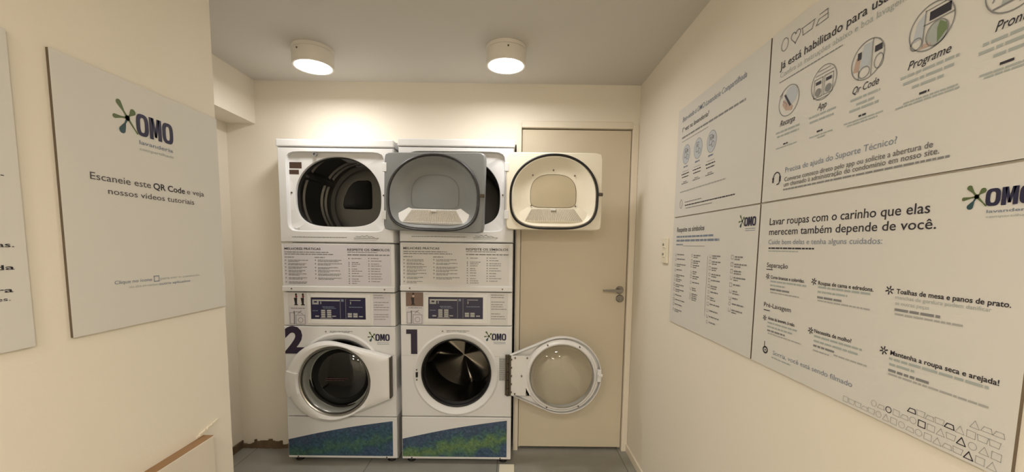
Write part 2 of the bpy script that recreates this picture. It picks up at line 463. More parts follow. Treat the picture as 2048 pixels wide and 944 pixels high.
# ================================================================== ceiling lamps
def lamp(x, y, label, e_mat, group=None):
    t = thing('ceiling_lamp', label, 'lamp', (x, y, ZC), 0, group)
    obj('housing', lathe_z([(.0885, -.084), (.0885, -.089), (.0905, -.0905), (.0985, -.0905), (.100, -.088), (.100, -.0195), (.0985, -.019), (.0001, -.019)], 0, 0), M_LAMP, t, smooth=True)
    obj('canopy', lathe_z([(.100, -.0185), (.1015, -.017), (.1015, -.001), (.099, 0)], 0, 0), M_LAMP, t, smooth=True)
    obj('diffuser', lathe_z([(.0001, -.0868), (.060, -.0868), (.0885, -.0860)], 0, 0), e_mat, t)
    s = bmesh.new(); a = -PI / 2 + (-.35 if x < -.5 else .12)
    lathe_y([(.0001, -.1035), (.004, -.1035), (.004, -.098)], 0, -.035, 12, bm=s)
    o = obj('screw', s, M_SCREW, t); o.rotation_euler = (0, 0, a + PI / 2)
    return t
E1 = emit('lamp_light', LAMP_C, LAMP_E); E2 = emit('fill_lamp_light', FILL_C, FILL_E)
lamp(-1.030, 2.185, 'round white ceiling lamp at left, above the washer-dryer marked 2', E1)
lamp(-.036, 2.142, 'round white ceiling lamp at right, above the washer-dryer marked 1', E1)
for lx, ly, lt_ in ((-.60, -.9, 'unseen round fill lamp added behind the viewer, near the left wall'), (.36, -.9, 'unseen round fill lamp added behind the viewer, near the right wall'),
                    (-.60, -2.4, 'unseen round fill lamp added at the rear wall, left'), (.36, -2.4, 'unseen round fill lamp added at the rear wall, right')):
    lamp(lx, ly, lt_, E2)  # unseen lamps added as frontal fill for walls, door and machines

# ================================================================== stacked washer-dryers
W = .680
def machine(x0, dz, label, number, washer_open, dryer_w, dryer_rot, dryer_sag, liner, decal, deco):
    T = thing('stacked_washer_dryer', label, 'laundry machine', (x0, YM, 0), 0, 'stacked washer-dryers against the back wall')
    D = .70
    zt, zl, z1, z2, z3, z4, z5 = 1.969 + dz, 1.926 + dz, 1.3715 + dz, 1.0755 + dz, .870 + dz, .3015 + dz * .6, .020
    # ---- dryer cabinet: box with a recessed front and the drum opening
    cx, cz = .343, 1.650 + dz
    l, r, t, b = cx - .002, W - .002 - cx, zl - .0025 - cz, cz - z1 - .002
    A = ang_with(*corners_of(l, r, t, b))
    rect = rad_rect(l, r, t, b)
    rec = rad_super(cx - .050, .627 - cx, 1.900 + dz - cz, cz - 1.436 - dz, 12, 12)
    opn = rad_super(cx - .090, .596 - cx, 1.876 + dz - cz, cz - 1.468 - dz, 2.05, 3.4)
    bm = bmesh.new()
    loft(bm, [ring(rect, cx, cz, D, A), ring(rect, cx, cz, .008, A), ring(rect, cx, cz, 0, A, add=-.007),
              ring(rec, cx, cz, 0, A), ring(rec, cx, cz, .003, A, add=-.002), ring(rec, cx, cz, .022, A, add=-.005), ring(rec, cx, cz, .025, A, add=-.009),
              ring(opn, cx, cz, .025, A, add=.006), ring(opn, cx, cz, .027, A, add=.001), ring(opn, cx, cz, .045, A)])
    obj('dryer_cabinet', bm, M_WHITE, T, smooth=True)
    obj('top_panel', B(-.002, W + .002, -.004, D, zl, zt), M_WHITE, T, bevel=.006)
    # drum: from the opening to a round barrel with pressed bands, and the rear plate
    bx, bz_, R = cx - .005, cz - .005, .295
    bm = bmesh.new()
    opn2 = rad_super(cx - .090, .596 - cx, 1.876 + dz - cz, cz - 1.468 - dz, 2.05, 3.4)
    loops = [ring(opn2, cx, cz, .045, ANG), ring(opn2, cx, cz, .075, ANG, add=-.002)]
    loft(bm, loops)
    prof = [(R - .02, .076), (R, .085), (R, .20), (R - .012, .206), (R - .012, .216), (R, .222), (R, .44), (R - .014, .447), (R - .014, .462), (R, .47), (R, .50), (R - .014, .507), (R - .014, .522), (R, .53), (R, .60)]
    lathe_y(prof, bx, bz_, 80, bm=bm)
    loft(bm, [ring(opn2, cx, cz, .075, ANG, add=-.002), ring(rad_c(R - .02), bx, bz_, .076, ANG)])
    drum = obj('dryer_drum', bm, M_DRUM, T, smooth=True)
    bm = lathe_y([(R, .60), (R - .03, .598), (R - .05, .57), (R - .06, .565), (R - .10, .568), (.0001, .575)], bx, bz_, 72)
    obj('drum_back', bm, M_DRUMBACK, drum, smooth=True)
    win = rad_poly([(-.098, -.082), (-.088, -.089), (.086, -.089), (.093, -.080), (.093, .070), (.088, .090), (.070, .100), (.0, .094), (-.030, .080), (-.055, .050), (-.088, -.010), (-.100, -.062)], 0, 0)
    bm = bmesh.new(); wx, wz = bx - .080, bz_ + .070
    loft(bm, [ring(win, wx, wz, .566, ANG, add=.010), ring(win, wx, wz, .560, ANG, add=.004), ring(win, wx, wz, .562, ANG)], cap1=True)
    obj('air_outlet', bm, M_BLACK, drum, smooth=True)
    for k in range(3):
        a = PI * (.83 + .667 * k); bm = bmesh.new()
        ux, uz = math.cos(a), math.sin(a); px, pz = -uz, ux
        L = []
        for y in (.095, .13, .50, .55):
            h = .045 if .1 < y < .52 else .005
            L.append([(bx + ux * (R - q) + px * s, y, bz_ + uz * (R - q) + pz * s) for q, s in ((-.003, -.035), (h * .6, -.018), (h, -.007), (h, .007), (h * .6, .018), (-.003, .035))])
        loft(bm, L, True, True)
        obj('drum_baffle', bm, M_DRUM, drum, smooth=True)
    # small marks in the recess
    i = Ink(.0242); i.quad(.060, .132, 1.806 + dz, 1.842 + dz); i.quad(.058, .115, 1.772 + dz, 1.798 + dz); i.done('warning_sticker', M_BROWN, T) if deco['brown'] else None
    bm = lathe_y([(.012, .006), (.012, .003), (.009, .003), (.009, .0215)], .219, 1.884 + dz, 24)
    obj('light_switch_button', bm, M_GALV, T, smooth=True)
    bm = lathe_y([(.0001, .021), (.005, .021), (.005, .026)], .068, 1.665 + dz, 12); lathe_y([(.0001, .021), (.005, .021), (.005, .026)], .612, 1.655 + dz, 12, bm=bm)
    obj('door_catch', bm, M_SCREW, T)
    i = Ink(.0243); i.ring(.078, 1.453 + dz, .006, .006, .0015); i.ring(.102, 1.453 + dz, .006, .006, .0015); i.quad(.084, .096, 1.4525 + dz, 1.4545 + dz); i.done('lock_symbol', M_MID, T)
    i = Ink(-.0007); i.dashes(.075, .40, 1.402 + dz, .0042)
    i.line([(.44, 1.401 + dz), (.585, 1.401 + dz)], .0035)
    i.line([(.452, 1.412 + dz), (.475, 1.408 + dz), (.49, 1.416 + dz), (.50, 1.409 + dz), (.517, 1.418 + dz), (.527, 1.408 + dz), (.545, 1.411 + dz), (.56, 1.406 + dz)], .003)
    i.line([(.44, 1.392 + dz), (.57, 1.390 + dz), (.585, 1.401 + dz)], .0018)
    i.done('printed_maker_mark', M_MID, T)
    # ---- dryer door, swung right round on its hinge at the right of the recess
    dw, dh = dryer_w, .438
    dd = bmesh.new()
    c0x, c0z = .278 * dw / .555, .200
    l, r, t, b = c0x, dw - c0x, dh - c0z, c0z
    A2 = ang_with(*corners_of(l - .004, r - .004, t - .004, b - .004))
    plate = rad_super(l, r, t, b, 22, 22)
    gask = rad_super(c0x - .026, dw - .026 - c0x, dh - .012 - c0z, c0z - .008, 2.05, 3.4)
    k = dw / .555
    back = rad_super(c0x - .142 * k, .412 * k - c0x, .322 - c0z, c0z - .130, 2.7, 5)
    loops = [ring(plate, c0x, c0z, .052, A2, add=-.012), ring(plate, c0x, c0z, .045, A2), ring(plate, c0x, c0z, .006, A2), ring(plate, c0x, c0z, 0, A2, add=-.006),
             ring(gask, c0x, c0z, 0, A2, add=.004), ring(gask, c0x, c0z, 0, A2, add=-.006), ring(gask, c0x, c0z, -.006, A2, add=-.013), ring(gask, c0x, c0z, .002, A2, add=-.022)]
    gl = ring(gask, c0x, c0z, .002, A2, add=-.022); bl = ring(back, c0x, c0z, .040, A2)
    for q, e in ((.3, .60), (.6, .88), (.85, .98), (1, 1)):
        loops.append([(g[0] + (p[0] - g[0]) * q, g[1] + (p[1] - g[1]) * e, g[2] + (p[2] - g[2]) * q) for g, p in zip(gl, bl)])
    loft(dd, loops, cap0=True, cap1=True)
    door = obj('dryer_door', dd, liner, T, loc=(.632, -.056, 1.450 + dz), smooth=True)
    door.rotation_euler = (0, dryer_sag, dryer_rot)
    bm = bmesh.new()
    loft(bm, [ring(gask, c0x, c0z, .001, A2, add=.006), ring(gask, c0x, c0z, -.008, A2, add=.005), ring(gask, c0x, c0z, -.011, A2, add=0), ring(gask, c0x, c0z, -.008, A2, add=-.006), ring(gask, c0x, c0z, .001, A2, add=-.007)])
    obj('door_gasket', bm, M_BLACK if deco['gasket'] else M_GALV2, door, smooth=True)
    if deco['outline']:
        bm = bmesh.new(); loft(bm, [ring(back, c0x, c0z, .0392, ANG, add=-.001), ring(back, c0x, c0z, .0386, ANG, add=-.003)], cap1=True); obj('back_panel', bm, M_TAN, door)
    i = Ink(.0383); i.line([(p[0], p[2]) for p in ring(back, c0x, c0z, 0, ANG, add=-.001)], .0022, True)
    i.done('back_panel_outline', M_HINGE if deco['outline'] else M_GALVLINE, door)  # on the grey door this drawn line carries the shading round the panel
    # sloping lint screen with its pale housing
    bm = bmesh.new()
    q = lambda x, y, z: bm.verts.new((x * k, y, z))
    a0, a1, b1, b0 = q(.150, .034, .128), q(.400, .034, .128), q(.455, .004, .050), q(.108, .004, .050)
    e0, e1 = q(.045, .006, .078), q(.512, .006, .078)
    f0, f1 = q(.130, .034, .135), q(.424, .034, .135)
    lo0, lo1 = q(.108, .012, .040), q(.455, .012, .040)
    for f in ((a0, a1, b1, b0), (f0, a0, b0, e0), (a1, f1, e1, b1), (b0, b1, lo1, lo0), (e0, b0, lo0), (b1, e1, lo1)): bm.faces.new(f)
    obj('lint_filter_housing', bm, M_WHITE2 if deco['gasket'] is False else M_CREAMPL, door)
    bm = bmesh.new(); nn = 30
    for s in range(nn):
        u0, u1 = s / nn, (s + .62) / nn
        P = lambda u, v: ((.152 + (.248) * u) * k * (1 - v) + (.112 + .339 * u) * k * v, .032 + (.004 - .033) * v - .0015, .126 + (.053 - .126) * v)
        f = [bm.verts.new(P(*c)) for c in ((u0, .03), (u1, .03), (u1, .97), (u0, .97))]; bm.faces.new(f)
    obj('lint_screen', bm, M_MESH, door)
    bm = B(.262 * k, .292 * k, .018, .030, .112, .124)
    obj('filter_pull', bm, M_WHITE2, door, bevel=.002)
    bm = bmesh.new()
    for sx, sz in ((.155, .315), (.275, .345), (.40, .315), (.148, .14), (.408, .14)):
        lathe_y([(.0001, .030), (.0045, .030), (.0045, .036)], sx * k, sz, 10, bm=bm)
    if deco['outline']: obj('screw', bm, M_SCREW, door)
    else: bm.free()
    bm = B(dw - .028, dw + .004, -.006, .012, .196, .214); obj('door_strike', bm, M_HINGE, door, bevel=.002)
    bm = bmesh.new()
    for hz in (.06, .33): box(bm, -.010, .016, -.003, .012, hz, hz + .05)
    obj('hinge', bm, M_WHITE, door, bevel=.002)
    # ---- information panel between dryer and controls
    bm = B(.003, W - .003, .004, D, z2 + .002, z1 - .002); obj('middle_panel', bm, M_WHITE, T, bevel=.006)
    bm = B(.003, W - .003, -.004, .004, z2 + .004, z2 + .036); obj('middle_panel_flange', bm, M_WHITE, T, bevel=.004)
    obj('information_label', B(.018, .655, .0032, .0042, 1.118 + dz, 1.360 + dz), M_STICK if deco['purple'] else M_STICK2, T)  # one vinyl; its white-balance cast is put into the two tints
    lab = T.children[-1] if False else [o for o in bpy.data.objects if o.parent == T and o.name.startswith('information_label')][-1]
    i = Ink(.0027); Ink.cur = ('label_heading', 1); i.text('MELHORES PRÁTICAS', .024, .238, 1.3285 + dz, .0125, .018); Ink.cur = ('label_heading', 2); i.text('RESPEITE OS SÍMBOLOS', .397, .648, 1.326 + dz, .0125, .018); i.done('printed_heading', M_DARK, lab)
    i = Ink(.0027); Ink.cur = 'label_intro'
    i.dashes(.024, .285, 1.312 + dz, .0055); i.dashes(.024, .314, 1.3 + dz, .0055); i.dashes(.397, .576, 1.3155 + dz, .0045); i.dashes(.397, .65, 1.298 + dz, .007); i.dashes(.024, .079, 1.2815 + dz, .0055); i.dashes(.201, .262, 1.2815 + dz, .0055)
    Ink.cur = ('label_column', 0)
    for z in (1.264, 1.244, 1.223, 1.202, 1.183, 1.159, 1.134):
        i.quad(.024, .031, z - .002 + dz, z + .005 + dz); i.dashes(.043, .155 + rnd.uniform(-.02, .015), z + dz, .0042); i.dashes(.043, .12 + rnd.uniform(-.02, .03), z - .0075 + dz, .0042)
    Ink.cur = ('label_column', 1)
    for z in (1.266, 1.245, 1.222, 1.203, 1.183, 1.159):
        i.quad(.202, .209, z - .002 + dz, z + .005 + dz); i.dashes(.219, .350 + rnd.uniform(-.01, .015), z + dz, .0042); i.dashes(.219, .31 + rnd.uniform(-.03, .04), z - .0075 + dz, .0042)
    Ink.cur = ('label_column', 2)
    for z in (1.278, 1.254, 1.244, 1.232, 1.215, 1.203, 1.189, 1.173, 1.155, 1.142, 1.129):
        i.quad(.402, .409, z - .001 + dz, z + .005 + dz); i.dashes(.421, .468 + rnd.uniform(-.02, .02), z + dz, .0042)
    Ink.cur = ('label_column', 3)
    for z in (1.279, 1.264, 1.246, 1.234, 1.217, 1.203, 1.187, 1.171, 1.157, 1.141):
        i.quad(.520, .527, z - .001 + dz, z + .005 + dz); i.dashes(.536, .590 + rnd.uniform(-.02, .02), z + dz, .0042)
    i.done('printed_small_text', M_MID, lab); Ink.cur = None
    bm = bmesh.new()
    for sx in (.061, .616): lathe_y([(.0001, -.007), (.0035, -.0065), (.0045, -.004)], sx, 1.096 + dz, 14, bm=bm)
    obj('screw', bm, M_SCREW, T)
    # ---- control panel
    bm = bmesh.new(); box(bm, .003, W - .003, .004, D, z3 + .002, z2 - .002); obj('control_panel', bm, M_WHITE2, T, bevel=.005)
    bm = bmesh.new(); fx0, fx1, fz0, fz1 = .150, .530, .886 + dz, 1.062 + dz
    box(bm, fx0, .170, -.001, .006, fz0, fz1); box(bm, .500, fx1, -.001, .006, fz0, fz1); box(bm, .170, .500, -.001, .006, 1.044 + dz, fz1); box(bm, .170, .500, -.001, .006, fz0, .912 + dz)
    obj('display_surround', bm, M_WHITE2, T, bevel=.002)
    ds = obj('display', B(.168, .502, .002, .006, .910 + dz, 1.046 + dz), [M_BEZEL], T)
    i = Ink(.0016); i.quad(.173, .498, .915 + dz, 1.040 + dz); i.done('display_face', M_DISP, ds)
    i = Ink(.0009); i.quad(.179, .344, 1.022 + dz, 1.031 + dz); i.quad(.179, .218, 1.002 + dz, 1.012 + dz); i.quad(.208, .218, 1.010 + dz, 1.024 + dz); i.quad(.179, .190, 1.010 + dz, 1.024 + dz); i.quad(.228, .233, 1.004 + dz, 1.02 + dz)
    i.quad(.405, .47, 1.026 + dz, 1.030 + dz); i.quad(.407, .412, 1.004 + dz, 1.020 + dz)
    i.quad(.346, .3475, .918 + dz, 1.036 + dz); i.quad(.379, .3805, .918 + dz, 1.036 + dz)
    for bx0, bx1, bz0, bz1 in ((.195, .218, .926, .936), (.231, .256, .923, .972), (.266, .292, .923, .972), (.297, .32, .928, .936), (.391, .416, .925, .953), (.424, .45, .925, .953), (.459, .482, .927, .936)):
        nseg = max(1, int((bz1 - bz0) / .012))
        for s in range(nseg):
            h = (bz1 - bz0) / nseg; i.quad(bx0, bx1, bz0 + s * h + dz, bz0 + (s + 1) * h - .0025 + dz)
    i.quad(.225, .30, .917 + dz, .920 + dz)
    i.done('display_buttons', M_LIGHT, ds)
    i = Ink(.0009); i.dashes(.24, .31, .985 + dz, .004); i.dashes(.245, .32, .977 + dz, .003); i.dashes(.40, .48, .985 + dz, .004); i.dashes(.18, .215, .962 + dz, .0035); i.quad(.353, .368, 1.02 + dz, 1.034 + dz); i.done('display_text', M_BLUE, ds)
    st = obj('instruction_label', B(.034, .142, .0032, .0042, .874 + dz, 1.073 + dz), M_STICK, T)
    i = Ink(.0026); i.quad(.036, .140, .986 + dz, 1.071 + dz); i.done('label_picture', M_BROWNISH if not deco['purple'] else M_STICK2, st)
    i = Ink(.002)
    figs = (.081, .122) if deco['purple'] else (.078,)
    for fx in figs:
        i.disc(fx + .002, 1.060 + dz, .006, .008, 10); i.poly([(fx - .012, 1.040 + dz), (fx + .008, 1.040 + dz), (fx + .006, 1.000 + dz), (fx - .005, 1.000 + dz)]); i.quad(fx - .011, fx + .012, .995 + dz, 1.001 + dz)
    i.done('label_figure', M_BEZEL, st)
    i = Ink(.0019)
    for fx in figs: i.disc(fx + .003, 1.048 + dz, .007, .008, 10)
    i.done('label_figure', M_RED if deco['purple'] else M_SKIN, st)
    i = Ink(.0026); i.dashes(.05, .132, .974 + dz, .005)
    i.boxline(.042, .070, .882 + dz, .950 + dz, .003); i.boxline(.078, .132, .880 + dz, .935 + dz, .003); i.line([(.062, .955 + dz), (.10, .955 + dz), (.12, .940 + dz)], .003); i.line([(.066, .88 + dz), (.068, .96 + dz)], .004); i.ring(.105, .905 + dz, .016, .016, .003, 16); i.line([(.09, .945 + dz), (.112, .962 + dz)], .004)
    i.done('label_drawing', M_MID, st)
    st = obj('instruction_label', B(.543, .650, .0032, .0042, .878 + dz, 1.073 + dz), M_STICK if deco['purple'] else M_STICK2, T)
    i = Ink(.0026)
    for q in range(11):
        z = 1.058 - q * .0145 + rnd.uniform(-.001, .001)
        if q in (2, 7): continue
        i.dashes(.549, .63 + rnd.uniform(-.03, .012), z + dz, .004)
    i.done('printed_small_text', M_MID, st)
    # ---- washer front with the tub opening
    tx, tz, tr = .336, .570 + dz, .214
    l, r, t, b = tx - .002, W - .002 - tx, z3 - .002 - tz, tz - z4 - .002
    A3 = ang_with(*corners_of(l, r, t, b)); rc = rad_rect(l, r, t, b)
    bm = bmesh.new()
    loft(bm, [ring(rc, tx, tz, D, A3), ring(rc, tx, tz, .006, A3), ring(rc, tx, tz, 0, A3, add=-.005), ring(rad_c(.262), tx, tz, 0, A3), ring(rad_c(.258), tx, tz, -.004, A3), ring(rad_c(.250), tx, tz, -.006, A3),
              ring(rad_c(.240), tx, tz, .000, A3), ring(rad_c(.226), tx, tz, .008, A3), ring(rad_c(tr), tx, tz, .022, A3), ring(rad_c(tr - .004), tx, tz, .03, A3)])
    obj('washer_cabinet', bm, M_WHITE, T, smooth=True)
    bm = lathe_y([(tr + .002, .018), (tr - .004, .014), (tr - .010, .020), (tr - .012, .035), (tr - .004, .05), (tr - .016, .065), (tr - .014, .08)], tx, tz)
    obj('tub_gasket', bm, M_BLACK, T, smooth=True)
    Rw = .245
    bm = lathe_y([(tr - .014, .08), (tr + .008, .084), (Rw, .10), (Rw, .42), (Rw - .02, .45)], tx, tz)
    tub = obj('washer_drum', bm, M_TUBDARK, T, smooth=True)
    # pressed rear plate: three broad petals with bright ridges between them
    bm = bmesh.new(); nr, na = 12, 90
    def py(rr, a):
        q = rr / (Rw - .02); pet = .5 + .5 * math.cos(3 * (a - math.radians(50)))
        return .45 - .085 * (pet ** 4) * math.sin(min(1, q * 1.1) * PI * .5) * (1 - max(0, q - .8) * 3)
    rings_ = [[bm.verts.new((tx + (Rw - .02) * j / nr * math.cos(2 * PI * s / na), py((Rw - .02) * j / nr, 2 * PI * s / na), tz + (Rw - .02) * j / nr * math.sin(2 * PI * s / na))) for s in range(na)] for j in range(1, nr + 1)]
    cv = bm.verts.new((tx, .45, tz))
    for s in range(na): bm.faces.new((cv, rings_[0][s], rings_[0][(s + 1) % na]))
    for a_, b_ in zip(rings_, rings_[1:]):
        for s in range(na): bm.faces.new((a_[s], a_[(s + 1) % na], b_[(s + 1) % na], b_[s]))
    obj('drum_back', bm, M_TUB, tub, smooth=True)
    for k3 in range(3):
        a = math.radians(50 + 120 * k3); ux, uz = math.cos(a), math.sin(a); px, pz = -uz, ux; bm = bmesh.new(); L = []
        for y, h in ((.105, .006), (.15, .034), (.21, .060), (.40, .072), (.44, .03)):
            L.append([(tx + ux * (Rw - q) + px * s, y, tz + uz * (Rw - q) + pz * s) for q, s in ((-.003, -.05), (h * .5, -.028), (h * .92, -.014), (h, 0), (h * .92, .014), (h * .5, .028), (-.003, .05))])
        loft(bm, L, True, True); obj('drum_lifter', bm, M_TUB, tub, smooth=True)
    # numeral, logo and small print on the fascia
    i = Ink(-.0008)
    if number == '2': i.text('2', .007, .124, .703, .149, .045)
    else: i.poly([(.036, .851 ), (.103, .851), (.103, .699), (.064, .699), (.064, .823), (.036, .823)])
    i.done('printed_numeral', M_NAVYDARK, T)
    splash_logo(T, .555, .783 + dz, .087, .042, -.0008, sub=False)
    i = Ink(-.0008); i.disc(.256, .836 + dz, .006, .005, 8); i.dashes(.280, .418, .837 + dz, .004); i.dashes(.280, .40, .829 + dz, .0035)
    i.done('printed_small_text', M_MID, T)
    i = Ink(-.0008); i.quad(.006, tx - .235, .6885, .6900); i.quad(tx + .235, W - .006, .6885, .6900); i.done('label_edge_line', M_LIGHT, T)
    # ---- kick panel
    kp = obj('kick_panel', B(.002, W - .002, 0, .06, z5 + .012, z4 - .002), M_WHITE, T, bevel=.005)
    obj('base_cabinet', B(.004, W - .004, .03, D, z5, z4), M_WHITE, T)
    bm = bmesh.new(); n = 24; xs = [.006 + (.652 - .006) * q / n for q in range(n + 1)]
    topz = lambda x: .155 + dz + .19 * (x - 0) + .012 * math.sin(PI * (x / .652))  * 0.8
    up_ = [bm.verts.new((x, -.0008, topz(x))) for x in xs]; lo_ = [bm.verts.new((x, -.0008, .048)) for x in xs]
    for q in range(n): bm.faces.new((lo_[q], lo_[q + 1], up_[q + 1], up_[q]))
    obj('foliage_decal', bm, decal, T)
    bm = bmesh.new()
    for sx in (.062, .612): lathe_y([(.0001, -.003), (.0035, -.0025), (.0045, 0)], sx, .040, 12, bm=bm)
    obj('screw', bm, M_BLACK, T)
    for fx in (.05, W - .05):
        for fy in (.05, D - .05):
            obj('levelling_foot', lathe_z([(.0001, 0), (.024, 0), (.026, .005), (.020, .012), (.010, .014), (.010, .021)], fx, fy, 24), M_BLACK, T, smooth=True)
    # ---- washer door
    if not washer_open:
        gx, gz = .322, .543 + dz                       # glass centre
        ox, oz, orr = .275, .538 + dz, .246            # round end of the shell
        ex, e0, e1 = .655, .436 + dz, .698 + dz        # straight hinge end
        poly = []
        def tang(px, pz, sgn):
            d = math.hypot(px - ox, pz - oz); base = math.atan2(pz - oz, px - ox); return base + sgn * math.acos(orr / d)
        ta, tb = tang(ex, e1, 1), tang(ex, e0, -1)
        poly = [(ex, e0), (ex, e1)]
        n = 60
        for q in range(n + 1):
            a = ta + (2 * PI + tb - ta) * q / n; poly.append((ox + orr * math.cos(a), oz + orr * math.sin(a)))
        hull = rad_poly(poly, gx, gz)
        A4 = ang_with(math.atan2(e1 - gz, ex - gx), math.atan2(e0 - gz, ex - gx))
        bm = bmesh.new()
        loops = [ring(hull, gx, gz, -.008, A4, add=-.012), ring(hull, gx, gz, -.014, A4), ring(hull, gx, gz, -.042, A4), ring(hull, gx, gz, -.052, A4, add=-.006)]
        h1 = ring(hull, gx, gz, -.056, A4, add=-.014); c1 = ring(rad_c(.228), gx, gz, -.060, A4)
        mid = lambda f, y: [(p[0] + (q[0] - p[0]) * f, y, p[2] + (q[2] - p[2]) * f) for p, q in zip(h1, c1)]
        loops += [h1, mid(.5, -.0625), c1, ring(rad_c(.219), gx, gz, -.058, A4), ring(rad_c(.213), gx, gz, -.048, A4), ring(rad_c(.211), gx, gz, -.02, A4)]
        loft(bm, loops)
        wd = obj('washer_door', bm, M_WHITE2, T, smooth=True)
        bm = lathe_y([(.2125, -.050), (.209, -.056), (.203, -.052), (.200, -.040), (.196, -.034)], gx, gz); obj('glass_trim_ring', bm, M_CHROME, wd, smooth=True)
        bm = lathe_y([(.197, -.036), (.194, -.026), (.190, .000), (.187, .020), (.184, .030), (.180, .028), (.177, .032)], gx, gz); obj('glass_rim', bm, M_RIM, wd, smooth=True)
        bm = lathe_y([(.178, .030), (.16, .020), (.115, .006), (.06, -.002), (.0001, -.004)], gx, gz, cap1=False); obj('door_glass', bm, M_DGLASS, wd, smooth=True)  # opaque black in place of the unlit drum seen through the glass
        i = Ink(-.0052); i.dashes(gx - .07, gx + .065, gz + .002, .005); i.dashes(gx - .075, gx + .04, gz - .010, .004); o = i.done('red_strokes', M_REDDK, wd)  # two rows of dull red strokes across the glass
        bm = B(ex - .0045, ex + .0035, -.050, -.006, e0 + .006, e1 - .006); obj('hinge_strip', bm, M_HINGE, wd)
        # grip: a raised pad across the ring at the left
        AA = [math.radians(167 + q * (199 - 167) / 14) for q in range(15)]
        bm = bmesh.new()
        rows = []
        for f, y in ((.0, -.030), (.0, -.060), (.12, -.067), (.88, -.070), (1, -.058)):
            row = []
            for a in AA:
                ro = hull(a) + .001; ri = .216; rr = ro + (ri - ro) * f; row.append(bm.verts.new((gx + rr * math.cos(a), y, gz + rr * math.sin(a))))
            rows.append(row)
        for p, q in zip(rows, rows[1:]):
            for s in range(14): bm.faces.new((p[s], p[s + 1], q[s + 1], q[s]))
        bm.faces.new([rw[0] for rw in rows]); bm.faces.new([rw[-1] for rw in rows])
        obj('door_handle', bm, M_WHITE2, wd, smooth=True)
    else:
        # swung open by half a turn: the inner side faces the room
        hx = W - .018; gx, gz = hx + .314, .588; R0 = .237
        ox, oz, orr = gx + .006, gz, R0; ex, e0, e1 = hx + .004, gz - .120, gz + .122
        def tang(px, pz, sgn):
            d = math.hypot(px - ox, pz - oz); base = math.atan2(pz - oz, px - ox); return base + sgn * math.acos(orr / d)
        ta, tb = tang(ex, e1, -1), tang(ex, e0, 1)
        poly = [(ex, e1), (ex, e0)]; n = 60
        tb0 = tb if tb > 0 else tb + 2 * PI
        for q in range(n + 1):
            a = (tb0 - 2 * PI) + (ta - (tb0 - 2 * PI)) * q / n; poly.append((ox + orr * math.cos(a), oz + orr * math.sin(a)))
        hull = rad_poly(poly, gx, gz)
        A4 = ang_with(math.atan2(e1 - gz, ex - gx), math.atan2(e0 - gz, ex - gx))
        y0 = -.052
        bm = bmesh.new()
        loft(bm, [ring(rad_c(.200), gx, gz, y0 + .046, A4), ring(rad_c(.215), gx, gz, y0 + .052, A4), ring(hull, gx, gz, y0 + .046, A4, add=-.012), ring(hull, gx, gz, y0 + .036, A4), ring(hull, gx, gz, y0 + .004, A4), ring(hull, gx, gz, y0, A4, add=-.003),
                  ring(hull, gx, gz, y0 + .003, A4, add=-.007), ring(hull, gx, gz, y0 + .030, A4, add=-.009), ring(rad_c(.200), gx, gz, y0 + .034, A4), ring(rad_c(.200), gx, gz, y0 + .046, A4)])
        wd = obj('washer_door', bm, M_WHITE2, T, smooth=True)
        bm = lathe_y([(.222, y0 + .032), (.222, y0 + .004), (.219, y0 - .001), (.212, y0 - .002), (.206, y0 - .010), (.200, y0 - .014), (.194, y0 - .012), (.190, y0 - .002), (.189, y0 + .032)], gx, gz)
        obj('clamp_ring', bm, M_WHITE2, wd, smooth=True)
        bm = bmesh.new(); box(bm, hx + .006, hx + .128, y0 - .004, y0 + .002, gz - .122, gz + .122); box(bm, hx + .10, hx + .128, y0 - .004, y0 + .02, gz - .122, gz + .122)
        obj('hinge_plate', bm, M_WHITE2, wd, bevel=.002)
        bm = bmesh.new()
        for q in range(5):
            z = gz - .125 + q * .0505
            lathe_z([(.0075, z), (.0075, z + .046)], hx - .008, y0 - .002, 14, True, True, bm)
        box(bm, hx - .024, hx + .002, y0 + .006, y0 + .012, gz - .125, gz + .125)
        box(bm, hx + .000, hx + .012, y0 - .006, y0 - .003, gz - .125, gz + .125)
        obj('door_hinge', bm, M_HINGE, wd, smooth=True)
        bm = bmesh.new()
        spots = [(hx + .035, gz + .11), (hx + .035, gz - .11), (hx + .075, gz), (hx + .107, gz + .11), (hx + .107, gz - .11)]
        spots += [(gx + .208 * math.cos(a), gz + .208 * math.sin(a)) for a in (2.0, 1.05, -1.05, -2.0)]
        spots += [(hx + .014, gz - .1 + q * .05) for q in range(5)]
        for sx, sz in spots: lathe_y([(.0001, y0 - .016), (.004, y0 - .015), (.005, y0 - .003)], sx, sz, 10, bm=bm)
        obj('screw', bm, M_SCREW, wd)
        bm = bmesh.new(); box(bm, gx + .212, gx + .236, y0 - .016, y0 + .004, gz - .03, gz + .045); lathe_y([(.0001, y0 - .03), (.006, y0 - .03), (.006, y0 - .012)], gx + .222, gz + .012, 12, bm=bm)
        box(bm, gx + .226, gx + .243, y0 - .022, y0 - .010, gz + .002, gz + .02)
        obj('door_latch', bm, M_WHITE2, wd, bevel=.003)
        # clear bowl bulging towards the room
        pr_ = [(.191, y0 + .020), (.190, y0 - .004), (.184, y0 - .03), (.176, y0 - .055), (.164, y0 - .072), (.14, y0 - .082), (.09, y0 - .089), (.0001, y0 - .092)]
        obj('door_glass', lathe_y(pr_, gx, gz), M_CGLASS, wd, smooth=True)
        obj('safety_label', B(.600, .640, -.001, .001, .538, .682), M_LIGHT, T)
        i = Ink(-.0016)
        for q in range(10): i.dashes(.604, .636, .668 - q * .0135, .005)
        i.done('printed_small_text', M_MID, T)
        bm = B(.093, .104, -.008, .004, .556, .586); obj('door_lock_slot', bm, M_BLACK, T)
        bm = bmesh.new()
